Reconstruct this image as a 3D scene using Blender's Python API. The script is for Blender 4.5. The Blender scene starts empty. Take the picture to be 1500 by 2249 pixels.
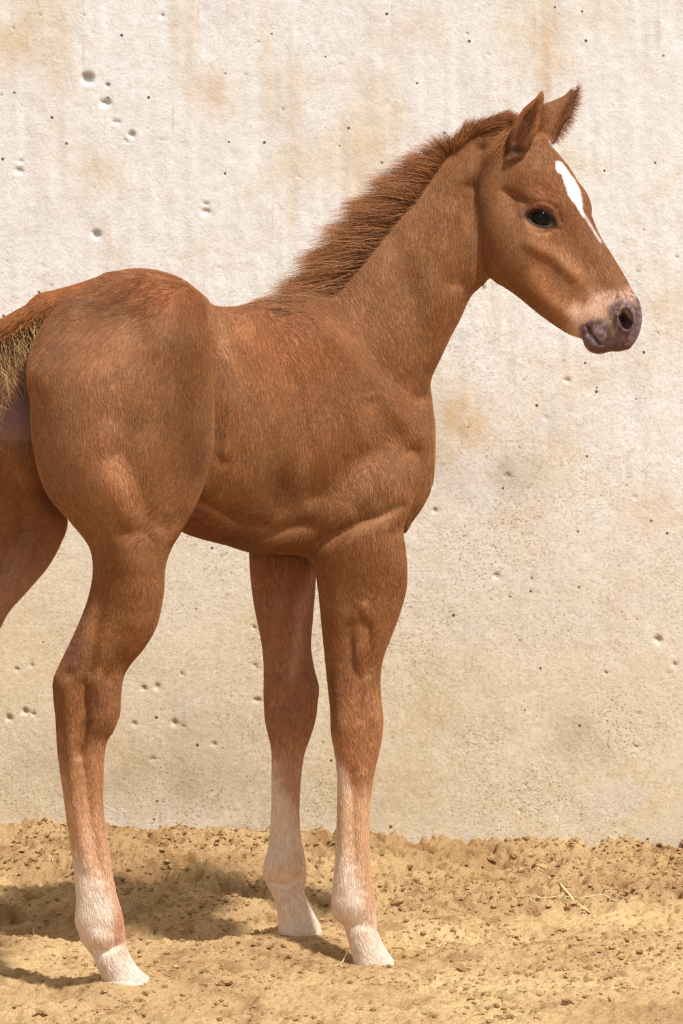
import bpy, math
import numpy as np
from mathutils import Vector, Matrix

# ---------------------------------------------------------------- camera, light, exposure
C = bpy.context.scene.collection
scn = bpy.context.scene
FPX, DIST, HOR, CAMH = 7692.0, 5.0, 700.0, 0.92      # focal length in px, camera distance, horizon row, eye height
cam_d = bpy.data.cameras.new('camera'); cam = bpy.data.objects.new('camera', cam_d); C.objects.link(cam)
cam.location = (0, -DIST, CAMH); cam.rotation_euler = (math.pi/2, 0, 0)
cam_d.sensor_fit = 'HORIZONTAL'; cam_d.sensor_width = 36; cam_d.lens = 36*FPX/1500
cam_d.shift_y = -(1124.5-HOR)/1500; cam_d.clip_end = 200
scn.camera = cam

world = bpy.data.worlds.new('world'); scn.world = world; world.use_nodes = True
wb = world.node_tree.nodes['Background']; wb.inputs[0].default_value = (0.975, 0.98, 1.0, 1); wb.inputs[1].default_value = 0.36

def sun(name, az, el, energy, ang, col):
    d = bpy.data.lights.new(name, 'SUN'); d.energy = energy; d.angle = math.radians(ang); d.color = col
    o = bpy.data.objects.new(name, d); C.objects.link(o)
    # az: degrees from +X (picture right) towards -Y (camera); light travels from there
    a, e = math.radians(az), math.radians(el)
    v = Vector((math.cos(e)*math.cos(a), -math.cos(e)*math.sin(a), math.sin(e)))
    o.rotation_euler = v.to_track_quat('Z', 'Y').to_euler(); o.location = v*6
    return o
sun('sun', 48, 56, 4.35, 3.5, (1.0, 0.968, 0.92))
for i_, (lx, lz) in enumerate([(-.9, 3.3), (.2, 3.7), (1.2, 3.2)]):      # roof lamps of the hall, high behind the camera
    ld = bpy.data.lights.new('roof_lamp', 'AREA'); ld.size = .22; ld.energy = 9; ld.color = (1, .97, .92)
    lo_ = bpy.data.objects.new('roof_lamp', ld); C.objects.link(lo_); lo_.location = (lx, -5.6, lz+.6)
    lo_.rotation_euler = (Vector((lx, -5.6, lz+.6))-Vector((.2, 0, .9))).to_track_quat('Z', 'Y').to_euler()
scn.view_settings.view_transform = 'Standard'; scn.view_settings.look = 'None'
scn.view_settings.gamma = 1; scn.view_settings.use_curve_mapping = False
scn.view_settings.exposure = 0.0
try:
    scn.cycles_curves.shape = 'RIBBONS'
except Exception: pass

# ---------------------------------------------------------------- helpers
rng = np.random.default_rng(7)
S = 0.00065
def unproj(P):
    """(px, py, depth in px units) -> metres"""
    P = np.atleast_2d(np.asarray(P, dtype=np.float64)); w = P[:, 2]*S; D = w+DIST
    return np.stack([(P[:, 0]-750)*D/FPX, w, CAMH-(P[:, 1]-HOR)*D/FPX], 1)
def lin(c):
    c = np.asarray(c, float)/255.0
    return np.where(c <= 0.04045, c/12.92, ((c+0.055)/1.055)**2.4)
def tag(o, label=None, cat=None, group=None, kind=None):
    if label: o['label'] = label
    if cat: o['category'] = cat
    if group: o['group'] = group
    if kind: o['kind'] = kind
    return o
def mesh_obj(name, V, F, mat, parent=None, smooth=True):
    me = bpy.data.meshes.new(name)
    V = np.asarray(V, np.float32); F = np.asarray(F, np.int32)
    k = F.shape[1]
    me.vertices.add(len(V)); me.vertices.foreach_set('co', V.ravel())
    me.loops.add(F.size); me.loops.foreach_set('vertex_index', F.ravel())
    me.polygons.add(len(F)); me.polygons.foreach_set('loop_start', np.arange(0, F.size, k, dtype=np.int32))
    me.update(calc_edges=True)
    me.polygons.foreach_set('use_smooth', np.full(len(F), smooth))
    me.materials.append(mat)
    o = bpy.data.objects.new(name, me); C.objects.link(o)
    if parent is not None: o.parent = parent
    return o
def set_col(me, col):
    a = me.color_attributes.new('col', 'FLOAT_COLOR', 'POINT')
    c = np.ones((len(col), 4), np.float32); c[:, :3] = col
    a.data.foreach_set('color', c.ravel())
def sst(a, b, x):
    t = np.clip((x-a)/(b-a), 0, 1); return t*t*(3-2*t)
class VNoise:
    def __init__(s, seed, n=64): s.g = np.random.default_rng(seed).random((n, n, n)).astype(np.float32); s.n = n
    def __call__(s, x, y, z=None):
        if z is None: z = np.zeros_like(x)
        r = 0; fx, fy, fz = np.floor(x), np.floor(y), np.floor(z)
        tx, ty, tz = x-fx, y-fy, z-fz
        tx, ty, tz = tx*tx*(3-2*tx), ty*ty*(3-2*ty), tz*tz*(3-2*tz)
        ix, iy, iz = fx.astype(int) % s.n, fy.astype(int) % s.n, fz.astype(int) % s.n
        for a in (0, 1):
            for b in (0, 1):
                for c in (0, 1):
                    w = (tx if a else 1-tx)*(ty if b else 1-ty)*(tz if c else 1-tz)
                    r = r+w*s.g[(ix+a) % s.n, (iy+b) % s.n, (iz+c) % s.n]
        return r*2-1
    def fbm(s, x, y, z=None, o=4):
        r = 0; a = 1; t = 0
        for i in range(o):
            r = r+a*s(x*2**i+13.7*i, y*2**i+5.1*i, None if z is None else z*2**i); t += a; a *= .5
        return r/t
VN = VNoise(3)

def new_mat(name):
    m = bpy.data.materials.new(name); m.use_nodes = True
    nt = m.node_tree; b = nt.nodes['Principled BSDF']
    return m, nt, b
def N(nt, t, **kw):
    n = nt.nodes.new(t)
    for k, v in kw.items():
        if k.startswith('i_'):
            n.inputs[int(k[2:]) if k[2:].isdigit() else k[2:]].default_value = v
        else: setattr(n, k, v)
    return n
def L(nt, a, b): nt.links.new(a, b)
def simple_mat(name, rgb, rough=.6, spec=.3, attr=False):
    m, nt, b = new_mat(name)
    b.inputs['Roughness'].default_value = rough; b.inputs['Specular IOR Level'].default_value = spec
    if attr:
        a = N(nt, 'ShaderNodeAttribute', attribute_name='col'); L(nt, a.outputs['Color'], b.inputs['Base Color'])
    else: b.inputs['Base Color'].default_value = (*lin(rgb), 1)
    return m

# ---------------------------------------------------------------- materials of the setting
def wall_material():
    m, nt, b = new_mat('stained_plaster')
    g = N(nt, 'ShaderNodeNewGeometry'); sep = N(nt, 'ShaderNodeSeparateXYZ'); L(nt, g.outputs['Position'], sep.inputs[0])
    def noise(scale, det=4, rough=.55, stretch=None, loc=(0, 0, 0)):
        mp = N(nt, 'ShaderNodeMapping'); mp.inputs['Location'].default_value = loc
        if stretch: mp.inputs['Scale'].default_value = stretch
        L(nt, g.outputs['Position'], mp.inputs['Vector'])
        n = N(nt, 'ShaderNodeTexNoise'); n.inputs['Scale'].default_value = scale; n.inputs['Detail'].default_value = det
        n.inputs['Roughness'].default_value = rough; L(nt, mp.outputs[0], n.inputs['Vector']); return n.outputs['Fac']
    def ramp(x, a, b_, lo=0., hi=1.):
        r = N(nt, 'ShaderNodeMapRange'); r.interpolation_type = 'SMOOTHSTEP'
        L(nt, x, r.inputs['Value']); r.inputs['From Min'].default_value = a; r.inputs['From Max'].default_value = b_
        r.inputs['To Min'].default_value = lo; r.inputs['To Max'].default_value = hi; return r.outputs[0]
    def math_(op, x, y):
        n = N(nt, 'ShaderNodeMath', operation=op)
        for i, v in enumerate((x, y)):
            if isinstance(v, (int, float)): n.inputs[i].default_value = v
            else: L(nt, v, n.inputs[i])
        return n.outputs[0]
    def mix(f, c1, c2):
        n = N(nt, 'ShaderNodeMix', data_type='RGBA')
        if isinstance(f, (int, float)): n.inputs[0].default_value = f
        else: L(nt, f, n.inputs[0])
        for i, v in ((6, c1), (7, c2)):
            if isinstance(v, tuple): n.inputs[i].default_value = (*lin(v), 1)
            else: L(nt, v, n.inputs[i])
        return n.outputs[2]
    z = sep.outputs['Z']; x = sep.outputs['X']
    # dirt rises from the ground: lower part dusty beige, upper part whitewashed
    hz = math_('ADD', z, math_('MULTIPLY', math_('SUBTRACT', noise(2.2, 4), .5), .55))
    hz = math_('ADD', hz, math_('MULTIPLY', x, .22))
    low = ramp(hz, .85, .20)
    c = mix(low, WALL_UP, WALL_LOW)
    c = mix(math_('MULTIPLY', ramp(noise(4.5, 5, .6, loc=(3, 0, 1)), .50, .68), .45), c, (226, 202, 162))
    c = mix(math_('MULTIPLY', ramp(noise(7, 4, .6, loc=(9, 0, 4)), .56, .70), .5), c, (226, 224, 226))
    c = mix(math_('MULTIPLY', ramp(noise(9, 3, .5, (1, 1, .13), loc=(1, 0, 2)), .60, .72), math_('MULTIPLY', ramp(z, .35, .9), .42)), c, (214, 184, 140))
    c = mix(math_('MULTIPLY', ramp(noise(60, 3, .6, (1, 1, .04), loc=(4, 0, 2)), .62, .74), math_('MULTIPLY', ramp(z, .35, .9), .35)), c, (190, 160, 128))
    c = mix(math_('MULTIPLY', ramp(noise(60, 3, .7), .35, .75), .22), c, (178, 150, 116))
    c = mix(math_('MULTIPLY', ramp(noise(150, 3, .7, loc=(7, 0, 1)), .50, .62), ramp(z, 1.3, .5, .10, .32)), c, (176, 150, 112))
    c = mix(math_('MULTIPLY', ramp(noise(110, 3, .7, loc=(1, 0, 8)), .52, .64), .45), c, (244, 238, 228))
    c = mix(math_('MULTIPLY', ramp(noise(13, 5, .7, loc=(2, 0, 5)), .48, .62), ramp(z, 1.2, .4, .2, .5)), c, (232, 220, 200))
    # dark speckle and short fibres
    sp = ramp(noise(240, 2, .5, (1, 1, 1.3)), .60, .70)
    dens = math_('MULTIPLY', ramp(noise(6, 4, .6, loc=(5, 0, 7)), .40, .60), ramp(z, 1.1, .4, .3, 1))
    c = mix(math_('MULTIPLY', math_('MULTIPLY', sp, dens), .75), c, (120, 98, 70))
    sp2 = ramp(noise(130, 3, .6, (1, 1, 2.6), loc=(2, 0, 3)), .62, .68)
    c = mix(math_('MULTIPLY', math_('MULTIPLY', sp2, dens), .7), c, (112, 84, 54))
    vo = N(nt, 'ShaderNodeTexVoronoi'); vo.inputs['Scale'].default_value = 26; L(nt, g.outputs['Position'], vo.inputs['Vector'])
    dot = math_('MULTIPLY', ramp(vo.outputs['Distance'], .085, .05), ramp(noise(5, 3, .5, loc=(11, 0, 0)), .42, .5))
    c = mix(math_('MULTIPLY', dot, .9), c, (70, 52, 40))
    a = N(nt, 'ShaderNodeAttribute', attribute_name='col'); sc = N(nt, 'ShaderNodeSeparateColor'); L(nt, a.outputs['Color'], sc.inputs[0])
    c = mix(math_('MULTIPLY', sc.outputs[0], .8), c, (78, 60, 46))       # dark tone in the upper part of each pit
    c = mix(math_('MULTIPLY', sc.outputs[1], .75), c, (216, 178, 124))    # ochre stains
    c = mix(math_('MULTIPLY', sc.outputs[2], .75), c, (150, 122, 84))
    L(nt, c, b.inputs['Base Color']); b.inputs['Roughness'].default_value = .9; b.inputs['Specular IOR Level'].default_value = .15
    bh = math_('ADD', math_('MULTIPLY', noise(190, 4, .65), 1.0), math_('MULTIPLY', noise(45, 4, .6), 1.6))
    bh = math_('SUBTRACT', bh, math_('MULTIPLY', sp2, .4)); bh = math_('SUBTRACT', bh, math_('MULTIPLY', dot, 1.2))
    bp = N(nt, 'ShaderNodeBump'); bp.inputs['Strength'].default_value = .5; bp.inputs['Distance'].default_value = .0018
    L(nt, bh, bp.inputs['Height']); L(nt, bp.outputs[0], b.inputs['Normal'])
    return m
WALL_UP, WALL_LOW = (246, 245, 244), (228, 216, 190)

def sand_material():
    m, nt, b = new_mat('arena_sand')
    g = N(nt, 'ShaderNodeNewGeometry')
    def noise(scale, det=4, rough=.6):
        n = N(nt, 'ShaderNodeTexNoise'); n.inputs['Scale'].default_value = scale; n.inputs['Detail'].default_value = det
        n.inputs['Roughness'].default_value = rough; L(nt, g.outputs['Position'], n.inputs['Vector']); return n.outputs['Fac']
    a = N(nt, 'ShaderNodeAttribute', attribute_name='col')
    r = N(nt, 'ShaderNodeValToRGB'); L(nt, noise(330, 3, .7), r.inputs[0])
    r.color_ramp.elements[0].position = .3; r.color_ramp.elements[0].color = (.55, .5, .45, 1)
    r.color_ramp.elements[1].position = .62; r.color_ramp.elements[1].color = (1.12, 1.1, 1.08, 1)
    mx = N(nt, 'ShaderNodeMix', data_type='RGBA', blend_type='MULTIPLY'); mx.inputs[0].default_value = .8
    L(nt, a.outputs['Color'], mx.inputs[6]); L(nt, r.outputs[0], mx.inputs[7])
    L(nt, mx.outputs[2], b.inputs['Base Color']); b.inputs['Roughness'].default_value = .95; b.inputs['Specular IOR Level'].default_value = .1
    ad = N(nt, 'ShaderNodeMath', operation='ADD'); L(nt, noise(420, 4, .7), ad.inputs[0]); L(nt, noise(120, 4, .7), ad.inputs[1])
    bp = N(nt, 'ShaderNodeBump'); bp.inputs['Strength'].default_value = .8; bp.inputs['Distance'].default_value = .003
    L(nt, ad.outputs[0], bp.inputs['Height']); L(nt, bp.outputs[0], b.inputs['Normal'])
    return m

# ---------------------------------------------------------------- setting: ground and wall
WALL_Y = 1.0
def axis(segs):
    out = [segs[0][0]]
    for a, b_, n in segs: out += list(np.linspace(a, b_, n+1)[1:])
    return np.array(out)
def grid_faces(nx, ny):
    i = np.arange(nx*ny).reshape(nx, ny)
    return np.stack([i[:-1, :-1].ravel(), i[1:, :-1].ravel(), i[1:, 1:].ravel(), i[:-1, 1:].ravel()], 1)

# (px, py, depth px, half sizes px x/y) of the hoof prints of the standing foal: the sand meets the hooves there
HOOF = {'near_fore': (822, 2122, 41), 'far_fore': (657, 2050, 223), 'near_hind': (274, 2153, -400), 'far_hind': (-70, 2110, -80)}
hoof_w = {k: unproj([v])[0] for k, v in HOOF.items()}
def gpos(px, py, z=0.01):
    """world x,y of a ground point seen at (px,py)"""
    D = (CAMH-z)*FPX/(py-HOR); return (px-750)*D/FPX, D-DIST
BUMPS = []   # x, y, rx, ry, amplitude
for (px, py, rx, ry, a) in [(1080, 1900, .05, .05, -.022), (1290, 1885, .10, .03, -.025), (930, 1905, .035, .04, -.018), (700, 1990, .07, .10, -.024),
        (350, 1925, .06, .06, -.022), (110, 1925, .06, .05, -.02), (60, 2010, .12, .06, -.02), (540, 1950, .05, .05, -.018), (1210, 1990, .13, .035, -.014),
        (980, 2060, .16, .06, -.008), (240, 2190, .16, .05, -.012), (330, 2040, .16, .07, -.014), (60, 1850, .2, .12, .02), (760, 1880, .10, .09, .016),
        (1150, 1950, .12, .08, .012), (560, 1855, .16, .12, .014), (400, 2190, .3, .05, .010), (1250, 2230, .35, .06, .010), (700, 1885, .07, .025, -.02), (860, 1850, .05, .03, -.02), (740, 1935, .05, .02, -.018), (1330, 1880, .05, .02, -.016), (560, 2030, .09, .03, -.012), (30, 2035, .1, .03, -.012), (1490, 1850, .05, .04, -.02), (1000, 1860, .12, .05, .012), (1400, 1860, .15, .06, .012)]:
    gx, gy = gpos(px, py); BUMPS.append((gx, gy, rx, ry, a))
def ground_h(x, y):
    d = 0.006+0.010*VN.fbm(x*3.1+5, y*3.1+2, o=3)
    d = d+0.045*sst(-.35, -.85, x)*0+0.040*sst(.62, 1.05, y)*(0.35+0.65*sst(.45, -.7, x))
    for bx, by, rx, ry, a in BUMPS:
        q = ((x-bx)/rx)**2+((y-by)/ry)**2
        q = q*(1+.6*VN(x*26+bx*9, y*26))
        d = d+(a*np.exp(-q) if a > 0 else 1.5*a*np.exp(-np.maximum(q, 0)**1.8))
    rough = .55+.45*sst(.15, .6, y)
    n1 = VN.fbm(x*16, y*16, o=4); n2 = VN.fbm(x*47+4, y*40, o=3)
    d = d+rough*(.0085*n1*(1-.45*sst(.8, .95, y))+.009*np.maximum(0, n2-.02)*(1-.8*sst(.8, .95, y))-(.026+.02*sst(.2, .7, y))*np.maximum(0, -n2-.14))
    n3 = VN.fbm(x*120, y*110, o=2); d = d+.0030*n3+.006*rough*np.maximum(0, n3-.1)-.009*rough*np.maximum(0, -n3-.25)
    n4 = VN(x*85+31, y*60+9); d = d-rough*.007*sst(.62, .86, n4)
    for k, (hx, hy, hz) in hoof_w.items():       # blend to the height at which each hoof stands
        q = np.exp(-(((x-hx)/.075)**2+((y-hy-.01)/.085)**2)**1.5)
        d = d*(1-q)+(hz+.0035+.002*n1+.0012*n3)*q
    return d
gx = axis([(-4, -1.4, 80), (-1.4, -.56, 110), (-.56, .62, 400), (.62, 1.4, 100), (1.4, 4, 80)])
gy = axis([(-4.9, -1.3, 110), (-1.3, -.52, 100), (-.52, 1.02, 470)])
GX, GY = np.meshgrid(gx, gy, indexing='ij'); GZ = ground_h(GX.ravel(), GY.ravel())
x_, y_ = GX.ravel(), GY.ravel()
sand = simple = None
M_sand = sand_material()
ground = mesh_obj('floor', np.stack([x_, y_, GZ], 1), grid_faces(len(gx), len(gy)), M_sand)
tag(ground, kind='structure')
lap = GZ.reshape(GX.shape); lp = np.zeros_like(lap)
lp[2:-2, 2:-2] = (lap[2:-2, 2:-2]*4-lap[4:, 2:-2]-lap[:-4, 2:-2]-lap[2:-2, 4:]-lap[2:-2, :-4])
damp = VN.fbm(x_*5+8, y_*5, o=4)
SAND, SAND_D = lin((232, 200, 150)), lin((168, 130, 88))
t = np.clip(.30+.5*damp+.25*sst(.2, .8, y_)+ .35*sst(.15, .5, VN.fbm(x_*26+3, y_*22, o=3)), 0, 1)[:, None]
set_col(ground.data, SAND*(1-t)+SAND_D*t)

WX = axis([(-4, -.7, 20), (-.7, .72, 400), (.72, 4, 20)])
WZ = axis([(-.1, 1.55, 470), (1.55, 2.6, 20)])
XX, ZZ = np.meshgrid(WX, WZ, indexing='ij'); xw, zw = XX.ravel(), ZZ.ravel()
disp = .004*VN.fbm(xw*2.2, zw*2.2, o=3)+.0012*VN.fbm(xw*24, zw*20, o=3)+.0008*VN(xw*70, zw*9+4)*sst(.4, .8, zw)
wcol = np.zeros((len(xw), 3)); Dw = WALL_Y+DIST
def wpos(px, py): return (px-750)*Dw/FPX, CAMH-(py-HOR)*Dw/FPX
PITS = [(193, 172, 13, 13, 1), (236, 188, 5, 5, 1), (232, 226, 12, 9, .8), (256, 268, 9, 5, .7), (290, 296, 8, 8, 1), (278, 310, 4, 4, 1), (212, 515, 10, 10, .9),
        (45, 355, 7, 5, .7), (42, 375, 9, 8, .6), (452, 449, 7, 5, .7), (452, 465, 10, 8, .6), (357, 34, 4, 6, 1), (351, 306, 3, 3, 1), (363, 306, 4, 3, 1),
        (56, 1563, 7, 7, 1), (74, 1567, 5, 5, 1), (20, 1577, 7, 7, 1), (383, 1588, 7, 8, 1), (402, 1594, 4, 4, 1), (316, 1512, 6, 5, 1), (345, 1508, 6, 9, .7), (295, 1589, 7, 5, 1),
        (565, 1538, 9, 5, 1), (70, 1462, 4, 4, 1), (37, 1470, 4, 4, 1), (400, 1480, 4, 4, 1), (558, 1378, 5, 5, 1), (560, 1462, 5, 4, 1), (470, 1634, 7, 5, .9), (336, 1666, 8, 5, .8),
        (1200, 917, 6, 3, 1), (1445, 1405, 9, 9, .8), (1482, 1459, 5, 5, 1), (1331, 1477, 4, 4, 1), (955, 1121, 7, 5, 1), (1245, 835, 7, 6, .7), (1115, 1045, 8, 6, .6), (1090, 1265, 8, 7, .6), (1395, 1093, 6, 4, .7)]
r2 = np.random.default_rng(11)
for i in range(150):
    PITS.append((r2.uniform(-60, 1560), r2.uniform(0, 1800), *(r2.uniform(1.6, 4)*np.array([1, .9])), r2.uniform(.5, 1)))
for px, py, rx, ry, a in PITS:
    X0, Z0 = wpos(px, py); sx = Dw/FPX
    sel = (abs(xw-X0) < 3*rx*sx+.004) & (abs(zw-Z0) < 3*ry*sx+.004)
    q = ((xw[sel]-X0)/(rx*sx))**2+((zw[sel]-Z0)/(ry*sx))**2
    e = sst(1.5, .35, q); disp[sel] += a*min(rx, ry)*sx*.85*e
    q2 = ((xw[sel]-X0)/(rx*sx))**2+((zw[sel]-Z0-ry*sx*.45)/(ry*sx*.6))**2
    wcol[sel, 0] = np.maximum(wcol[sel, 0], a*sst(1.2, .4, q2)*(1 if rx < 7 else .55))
for px, py, rx, ry, ch, a in [(470, 200, 55, 50, 1, .6), (1010, 930, 75, 75, 1, .9), (970, 960, 50, 90, 2, .35), (1130, 1040, 60, 60, 2, .5), (1040, 1060, 90, 50, 2, .25), (215, 370, 60, 60, 1, .5),
        (30, 60, 60, 90, 1, .6), (130, 120, 35, 200, 1, .45), (590, 140, 16, 130, 1, .6), (612, 200, 12, 110, 2, .3), (810, 350, 60, 70, 1, .5), (900, 60, 90, 60, 1, .35), (1200, 60, 30, 140, 1, .5),
        (700, 170, 120, 40, 1, .3), (60, 215, 50, 30, 2, .15), (490, 305, 40, 30, 2, .14), (80, 480, 40, 40, 2, .14), (1480, 680, 70, 60, 1, .5), (1420, 1110, 60, 60, 1, .4), (1200, 1340, 160, 60, 2, .15),
        (250, 1700, 300, 90, 2, .4), (700, 1750, 200, 80, 2, .35), (1270, 1620, 60, 60, 2, .45), (1300, 1500, 220, 80, 1, .2), (60, 1400, 120, 160, 1, .3), (450, 1640, 150, 120, 2, .2), (950, 1600, 110, 150, 2, .2)]:
    X0, Z0 = wpos(px, py); sx = Dw/FPX
    q = ((xw-X0)/(rx*sx))**2+((zw-Z0)/(ry*sx))**2
    wcol[:, ch] += a*np.exp(-q)*np.clip(.75+.9*VN.fbm(xw*22+px, zw*18, o=4), 0, 1.4)
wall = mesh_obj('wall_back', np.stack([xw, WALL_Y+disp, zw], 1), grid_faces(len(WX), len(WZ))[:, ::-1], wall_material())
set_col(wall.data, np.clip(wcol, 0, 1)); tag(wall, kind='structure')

# ================================================================ the foal
# body field in (px, py, depth-in-px) space, turned into real 3D coordinates by unproj()
gu = axis([(-260, 1030, 215), (1030, 1424, 131)])
gv = axis([(196, 790, 198), (790, 2196, 234)])
gw = axis([(-560, 30, 98), (30, 320, 72), (320, 420, 16)])
F = np.full((len(gu), len(gv), len(gw)), 120., np.float32)
GU, GV = np.meshgrid(gu, gv, indexing='ij')
def smooth_poly(P, closed=True, n=6):
    P = np.array(P, float); out = []; m = len(P)
    for i in range(m):
        p0, p1, p2, p3 = P[i-1], P[i], P[(i+1) % m], P[(i+2) % m]
        for k in range(n):
            t = k/n; t2, t3 = t*t, t*t*t
            out.append(.5*((2*p1)+(-p0+p2)*t+(2*p0-5*p1+4*p2-p3)*t2+(-p0+3*p1-3*p2+p3)*t3))
    return np.array(out)
def blob2(U, V, px, py, rx, ry, ang=0):
    a = math.radians(ang); dx, dy = U-px, V-py
    x = dx*math.cos(a)+dy*math.sin(a); y = -dx*math.sin(a)+dy*math.cos(a)
    return np.exp(-(x/rx)**2-(y/ry)**2)
def seg2(U, V, pts, r0, r1=None):
    """soft line through pts, gaussian radius r0 (to r1)"""
    best = np.full(U.shape, 1e9); rr = np.full(U.shape, float(r0)); n = len(pts)-1; r1 = r0 if r1 is None else r1
    for i in range(n):
        a, b_ = np.array(pts[i], float), np.array(pts[i+1], float); d = b_-a
        t = np.clip(((U-a[0])*d[0]+(V-a[1])*d[1])/(d@d), 0, 1)
        q = (U-a[0]-t*d[0])**2+(V-a[1]-t*d[1])**2
        m = q < best; best = np.where(m, q, best); rr = np.where(m, r0+(r1-r0)*(i+t)/n, rr)
    return np.exp(-best/rr**2)
def smin(a, b_, k):
    h = np.clip(.5+.5*(b_-a)/k, 0, 1); return b_*(1-h)+a*h-k*h*(1-h)
def loft(poly, p0, p1, prof, k=20, p=2.0, front=(), cap=.35, tilt=None, fs=1.15):
    """section chain along the axis p0->p1 whose outline in the picture plane is poly; prof: (distance along axis, depth centre, half depth)"""
    P = smooth_poly(poly); p0 = np.array(p0, float); A = np.array(p1, float)-p0; A /= np.hypot(*A); B = np.array([-A[1], A[0]])
    a = (P-p0)@A; b_ = (P-p0)@B; a0, a1 = a.min()+.5, a.max()-.5
    T = np.linspace(a0, a1, 500); lo = np.full(500, 1e9); hi = np.full(500, -1e9)
    for i in range(len(P)):
        x0, x1, y0, y1 = a[i-1], a[i], b_[i-1], b_[i]
        if abs(x1-x0) < 1e-6: continue
        m = (T >= min(x0, x1)) & (T <= max(x0, x1)); yy = y0+(T-x0)/(x1-x0)*(y1-y0)
        lo = np.where(m, np.minimum(lo, yy), lo); hi = np.where(m, np.maximum(hi, yy), hi)
    pr = np.array(prof, float)
    ps = np.linspace(pr[0, 0], pr[-1, 0], 200)
    # smooth the profile (Catmull-like by repeated averaging)
    wc = np.interp(ps, pr[:, 0], pr[:, 1]); rw = np.interp(ps, pr[:, 0], pr[:, 2])
    for _ in range(10):
        wc[1:-1] = (wc[2:]+wc[:-2]+2*wc[1:-1])/4; rw[1:-1] = (rw[2:]+rw[:-2]+2*rw[1:-1])/4
    bb = P.min(0), P.max(0); mg = k+14
    i0, i1 = np.searchsorted(gu, bb[0][0]-mg), np.searchsorted(gu, bb[1][0]+mg)
    j0, j1 = np.searchsorted(gv, bb[0][1]-mg), np.searchsorted(gv, bb[1][1]+mg)
    U, V = GU[i0:i1, j0:j1], GV[i0:i1, j0:j1]
    a = (U-p0[0])*A[0]+(V-p0[1])*A[1]; b_ = (U-p0[0])*B[0]+(V-p0[1])*B[1]
    ac = np.clip(a, a0, a1); ex = np.abs(a-ac)
    l_, h_ = np.interp(ac, T, lo), np.interp(ac, T, hi)
    r = np.maximum((h_-l_)/2, 4); c = (h_+l_)/2
    w0 = np.interp(ac, ps, wc); rr = np.interp(ac, ps, rw)
    if tilt is not None: w0 = w0+tilt*(b_-c)
    n = np.hypot((b_-c)/r, ex/(r*cap))
    fr = rr+sum((fs*amp*g for g, amp in ((f(U, V), am) for f, am in front)), 0.)
    fr = np.maximum(fr, 6)
    mn = np.minimum(r, rr)
    kk0, kk1 = np.searchsorted(gw, (w0-fr).min()-mg), np.searchsorted(gw, (w0+rr).max()+mg)
    W = gw[kk0:kk1][None, None, :].astype(np.float32)
    d = (W-w0[..., None].astype(np.float32)); m = np.where(d < 0, -d/fr[..., None].astype(np.float32), d/rr[..., None].astype(np.float32))
    n = n[..., None].astype(np.float32)
    val = np.sqrt(n*n+m*m) if p == 2 else (np.abs(n)**p+m**p)**(1/p)
    val = (val-1)*mn[..., None].astype(np.float32)
    sl = F[i0:i1, j0:j1, kk0:kk1]; F[i0:i1, j0:j1, kk0:kk1] = smin(sl, val, k)
def box3(c, R):
    i0, i1 = np.searchsorted(gu, c[0]-R), np.searchsorted(gu, c[0]+R)
    j0, j1 = np.searchsorted(gv, c[1]-R), np.searchsorted(gv, c[1]+R)
    k0, k1 = np.searchsorted(gw, c[2]-R), np.searchsorted(gw, c[2]+R)
    return (slice(i0, i1), slice(j0, j1), slice(k0, k1)), gu[i0:i1, None, None]-c[0], gv[None, j0:j1, None]-c[1], gw[None, None, k0:k1]-c[2]
def ell(c, r, ang=0, k=15, sub=False):
    """ellipsoid, turned by ang in the picture plane; sub carves it"""
    sl, x, y, z = box3(c, max(r)+k+12); a = math.radians(ang)
    X = x*math.cos(a)+y*math.sin(a); Y = -x*math.sin(a)+y*math.cos(a)
    v = ((np.sqrt((X/r[0])**2+(Y/r[1])**2+(z/r[2])**2)-1)*min(r)).astype(np.float32)
    F[sl] = -smin(-F[sl], v, k) if sub else smin(F[sl], v, k)
def cap3(a, b_, ra, rb, k=8, sub=False):
    a, b_ = np.array(a, float), np.array(b_, float); c = (a+b_)/2; d = b_-a
    sl, x, y, z = box3(c, np.linalg.norm(d)/2+max(ra, rb)+k+12)
    X, Y, Z = x+c[0]-a[0], y+c[1]-a[1], z+c[2]-a[2]
    t = np.clip((X*d[0]+Y*d[1]+Z*d[2])/(d@d), 0, 1)
    v = (np.sqrt((X-t*d[0])**2+(Y-t*d[1])**2+(Z-t*d[2])**2)-(ra+(rb-ra)*t)).astype(np.float32)
    F[sl] = -smin(-F[sl], v, k) if sub else smin(F[sl], v, k)
def surf(px, py):
    """depth of the nearest surface towards the camera"""
    i, j = np.searchsorted(gu, px), np.searchsorted(gv, py); col = F[i, j]
    k = np.argmax(col < 0)
    return None if col[k] >= 0 else gw[k-1]+(gw[k]-gw[k-1])*col[k-1]/(col[k-1]-col[k])
def path3(pts, r, dz=0, k=6, sub=False, r1=None):
    """tube that follows the near surface under picture points"""
    Q = [(x, y, surf(x, y)+dz) for x, y in pts]; n = len(Q)-1; r1 = r if r1 is None else r1
    for i in range(n): cap3(Q[i], Q[i+1], r+(r1-r)*i/n, r+(r1-r)*(i+1)/n, k, sub)
G = lambda *a: (lambda U, V: blob2(U, V, *a))
Ln = lambda *a: (lambda U, V: seg2(U, V, *a))

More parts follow.
